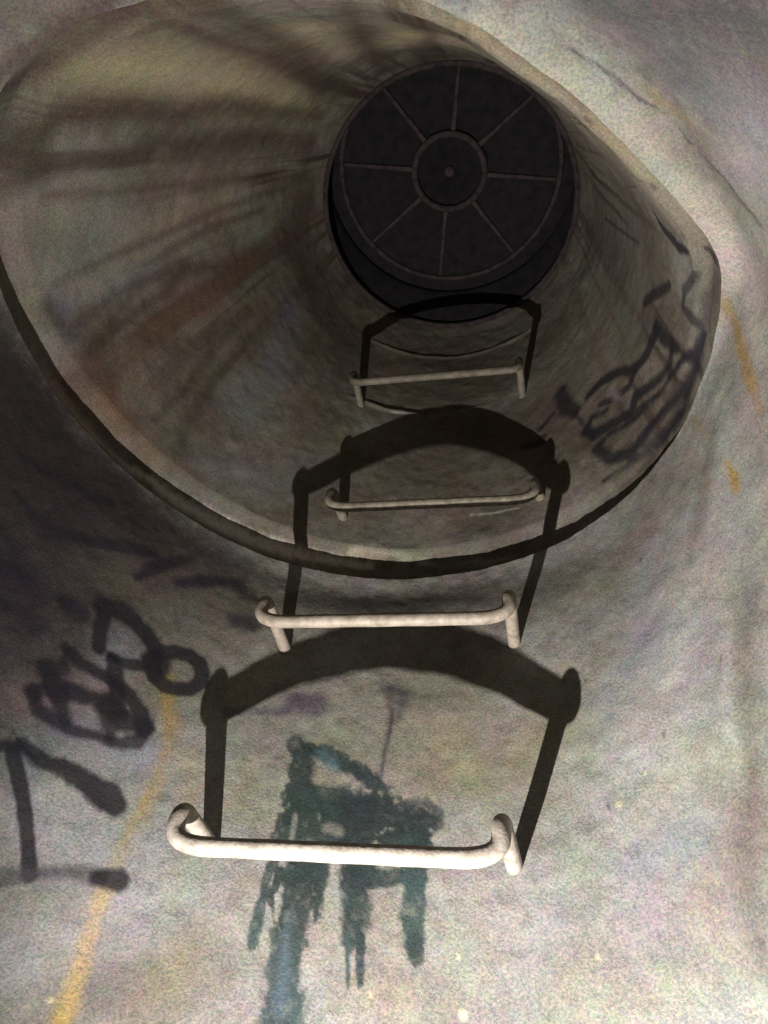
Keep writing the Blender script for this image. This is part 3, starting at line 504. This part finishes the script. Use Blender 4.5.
V, Fc = lathe([(.248, .002), (.248, -.006), (.251, -.009), (.256, -.009), (.259, -.006), (.259, .002)], 0, 0); link_mesh('outer_ring', V, Fc, M_rib, cv)
def bev_rib(r0, r1, h0, h1, z):
    V = [(r0, -h0, .002), (r1, -h1, .002), (r1, h1, .002), (r0, h0, .002), (r0, -h0*.6, z), (r1, -h1*.6, z*.6), (r1, h1*.6, z*.6), (r0, h0*.6, z)]
    return V, [(0, 3, 2, 1), (4, 5, 6, 7), (0, 1, 5, 4), (1, 2, 6, 5), (2, 3, 7, 6), (3, 0, 4, 7)]
for k in range(8):
    V, Fc = bev_rib(.086, .246, .0075, .0050, -.009); o = link_mesh('rib', V, Fc, M_rib, cv, smooth=False)
    o.rotation_euler.z = math.radians(11+45*k)

# ---------------- step irons ----------------
def shell_y(x, z):                        # depth of the far wall at a width and a height
    lo, hi = AY, AY+.9
    for _ in range(40):
        m_ = (lo+hi)/2; d = math.degrees(math.atan2(m_-AY, x-AX)); r = math.hypot(x-AX, m_-AY)
        if z < HZ: R = float(wall_r(np.array([d]), np.array([z]))[0])
        else:
            s = np.linspace(0, 1, 60); q = cone_p(np.full(60, d), s); qr = np.hypot(q[:, 0]-AX, q[:, 1]-AY); R = float(np.interp(z, q[:, 2], qr))
        if r < R: lo = m_
        else: hi = m_
    return lo
def fillet(pts, la, lb, seg=8):           # round each inner corner, with its own run before and after it
    out = [Vector(pts[0])]
    for i in range(1, len(pts)-1):
        p, a, b = Vector(pts[i]), Vector(pts[i-1]), Vector(pts[i+1])
        u = p+(a-p).normalized()*la[i-1]; v = p+(b-p).normalized()*lb[i-1]
        for k in range(seg+1):
            t_ = k/seg; out.append(u*(1-t_)**2+p*2*t_*(1-t_)+v*t_*t_)
    out.append(Vector(pts[-1])); return out
def tube(path, rad, seed=0, n=28, caps=(1, 1)):
    V = []; Fc = []; rnd = random.Random(seed)
    up = Vector((.31, .17, .93)).normalized(); prev = None
    for i, p in enumerate(path):
        d = (path[min(i+1, len(path)-1)]-path[max(i-1, 0)]).normalized()
        if prev is None: s = d.cross(up).normalized()
        else: s = (prev-d*prev.dot(d)).normalized()
        prev = s; t_ = d.cross(s); rr = rad*(1+.02*math.sin(p.x*90+p.z*140+seed))
        for k in range(n):
            a = 2*math.pi*k/n; V.append(tuple(p+s*math.cos(a)*rr+t_*math.sin(a)*rr))
    for i in range(len(path)-1):
        for k in range(n): Fc.append((i*n+k, i*n+(k+1) % n, (i+1)*n+(k+1) % n, (i+1)*n+k))
    if caps[0]: Fc.append(tuple(range(n))[::-1])
    if caps[1]: Fc.append(tuple((len(path)-1)*n+k for k in range(n)))
    return V, Fc
def resample(path, step):
    out = [path[0]]
    for a, b in zip(path[:-1], path[1:]):
        m_ = max(1, int((b-a).length/step))
        for k in range(1, m_+1): out.append(a.lerp(b, k/m_))
    return out
def step_iron(cx, z, ybar, label, xl, xr, rad, mat, zl=0, zr=0, dl=(0, 0, 0), dr=(0, 0, 0), drop=.044, seed=1, lowr=.045, topr=.018):
    root = bpy.data.objects.new('step_iron', None); C.objects.link(root)
    yw = shell_y(cx, z); root.location = (cx, yw, z)
    root['label'] = label; root['category'] = 'ladder rung'; root['group'] = 'step irons up the shaft wall'
    O = Vector(root.location)
    zl += z; zr += z
    L = [Vector((xl+dl[0], shell_y(xl+dl[0], zl+dl[2])+.03, zl+dl[2])), Vector((xl, ybar, zl)), Vector((xl, ybar, zl-drop)), Vector((cx, ybar, (zl+zr)/2-drop))]
    R = [Vector((xr+dr[0], shell_y(xr+dr[0], zr+dr[2])+.03, zr+dr[2])), Vector((xr, ybar, zr)), Vector((xr, ybar, zr-drop)), Vector((cx, ybar, (zl+zr)/2-drop))]
    ends = []
    for S_, sd in ((L, 1), (R, 2)):
        p = fillet(S_, (topr, drop*.55), (drop*.38, lowr)); n1 = 1+9+9-1  # first bends belong to the leg
        leg = resample(p[:n1+1]+[p[n1]+(p[n1+1]-p[n1]).normalized()*.006], .01); V, Fc = tube([q-O for q in leg], rad*.997, seed, caps=(1, 0)); link_mesh('leg', V, Fc, mat, root)
        ends.append(p[n1:])
    bar = ends[0][:-1]+ends[1][::-1]
    V, Fc = tube([q-O for q in resample(bar, .01)], rad, seed, caps=(0, 0)); link_mesh('tread_bar', V, Fc, mat, root)
    return root
def zf(v): return v+ZO
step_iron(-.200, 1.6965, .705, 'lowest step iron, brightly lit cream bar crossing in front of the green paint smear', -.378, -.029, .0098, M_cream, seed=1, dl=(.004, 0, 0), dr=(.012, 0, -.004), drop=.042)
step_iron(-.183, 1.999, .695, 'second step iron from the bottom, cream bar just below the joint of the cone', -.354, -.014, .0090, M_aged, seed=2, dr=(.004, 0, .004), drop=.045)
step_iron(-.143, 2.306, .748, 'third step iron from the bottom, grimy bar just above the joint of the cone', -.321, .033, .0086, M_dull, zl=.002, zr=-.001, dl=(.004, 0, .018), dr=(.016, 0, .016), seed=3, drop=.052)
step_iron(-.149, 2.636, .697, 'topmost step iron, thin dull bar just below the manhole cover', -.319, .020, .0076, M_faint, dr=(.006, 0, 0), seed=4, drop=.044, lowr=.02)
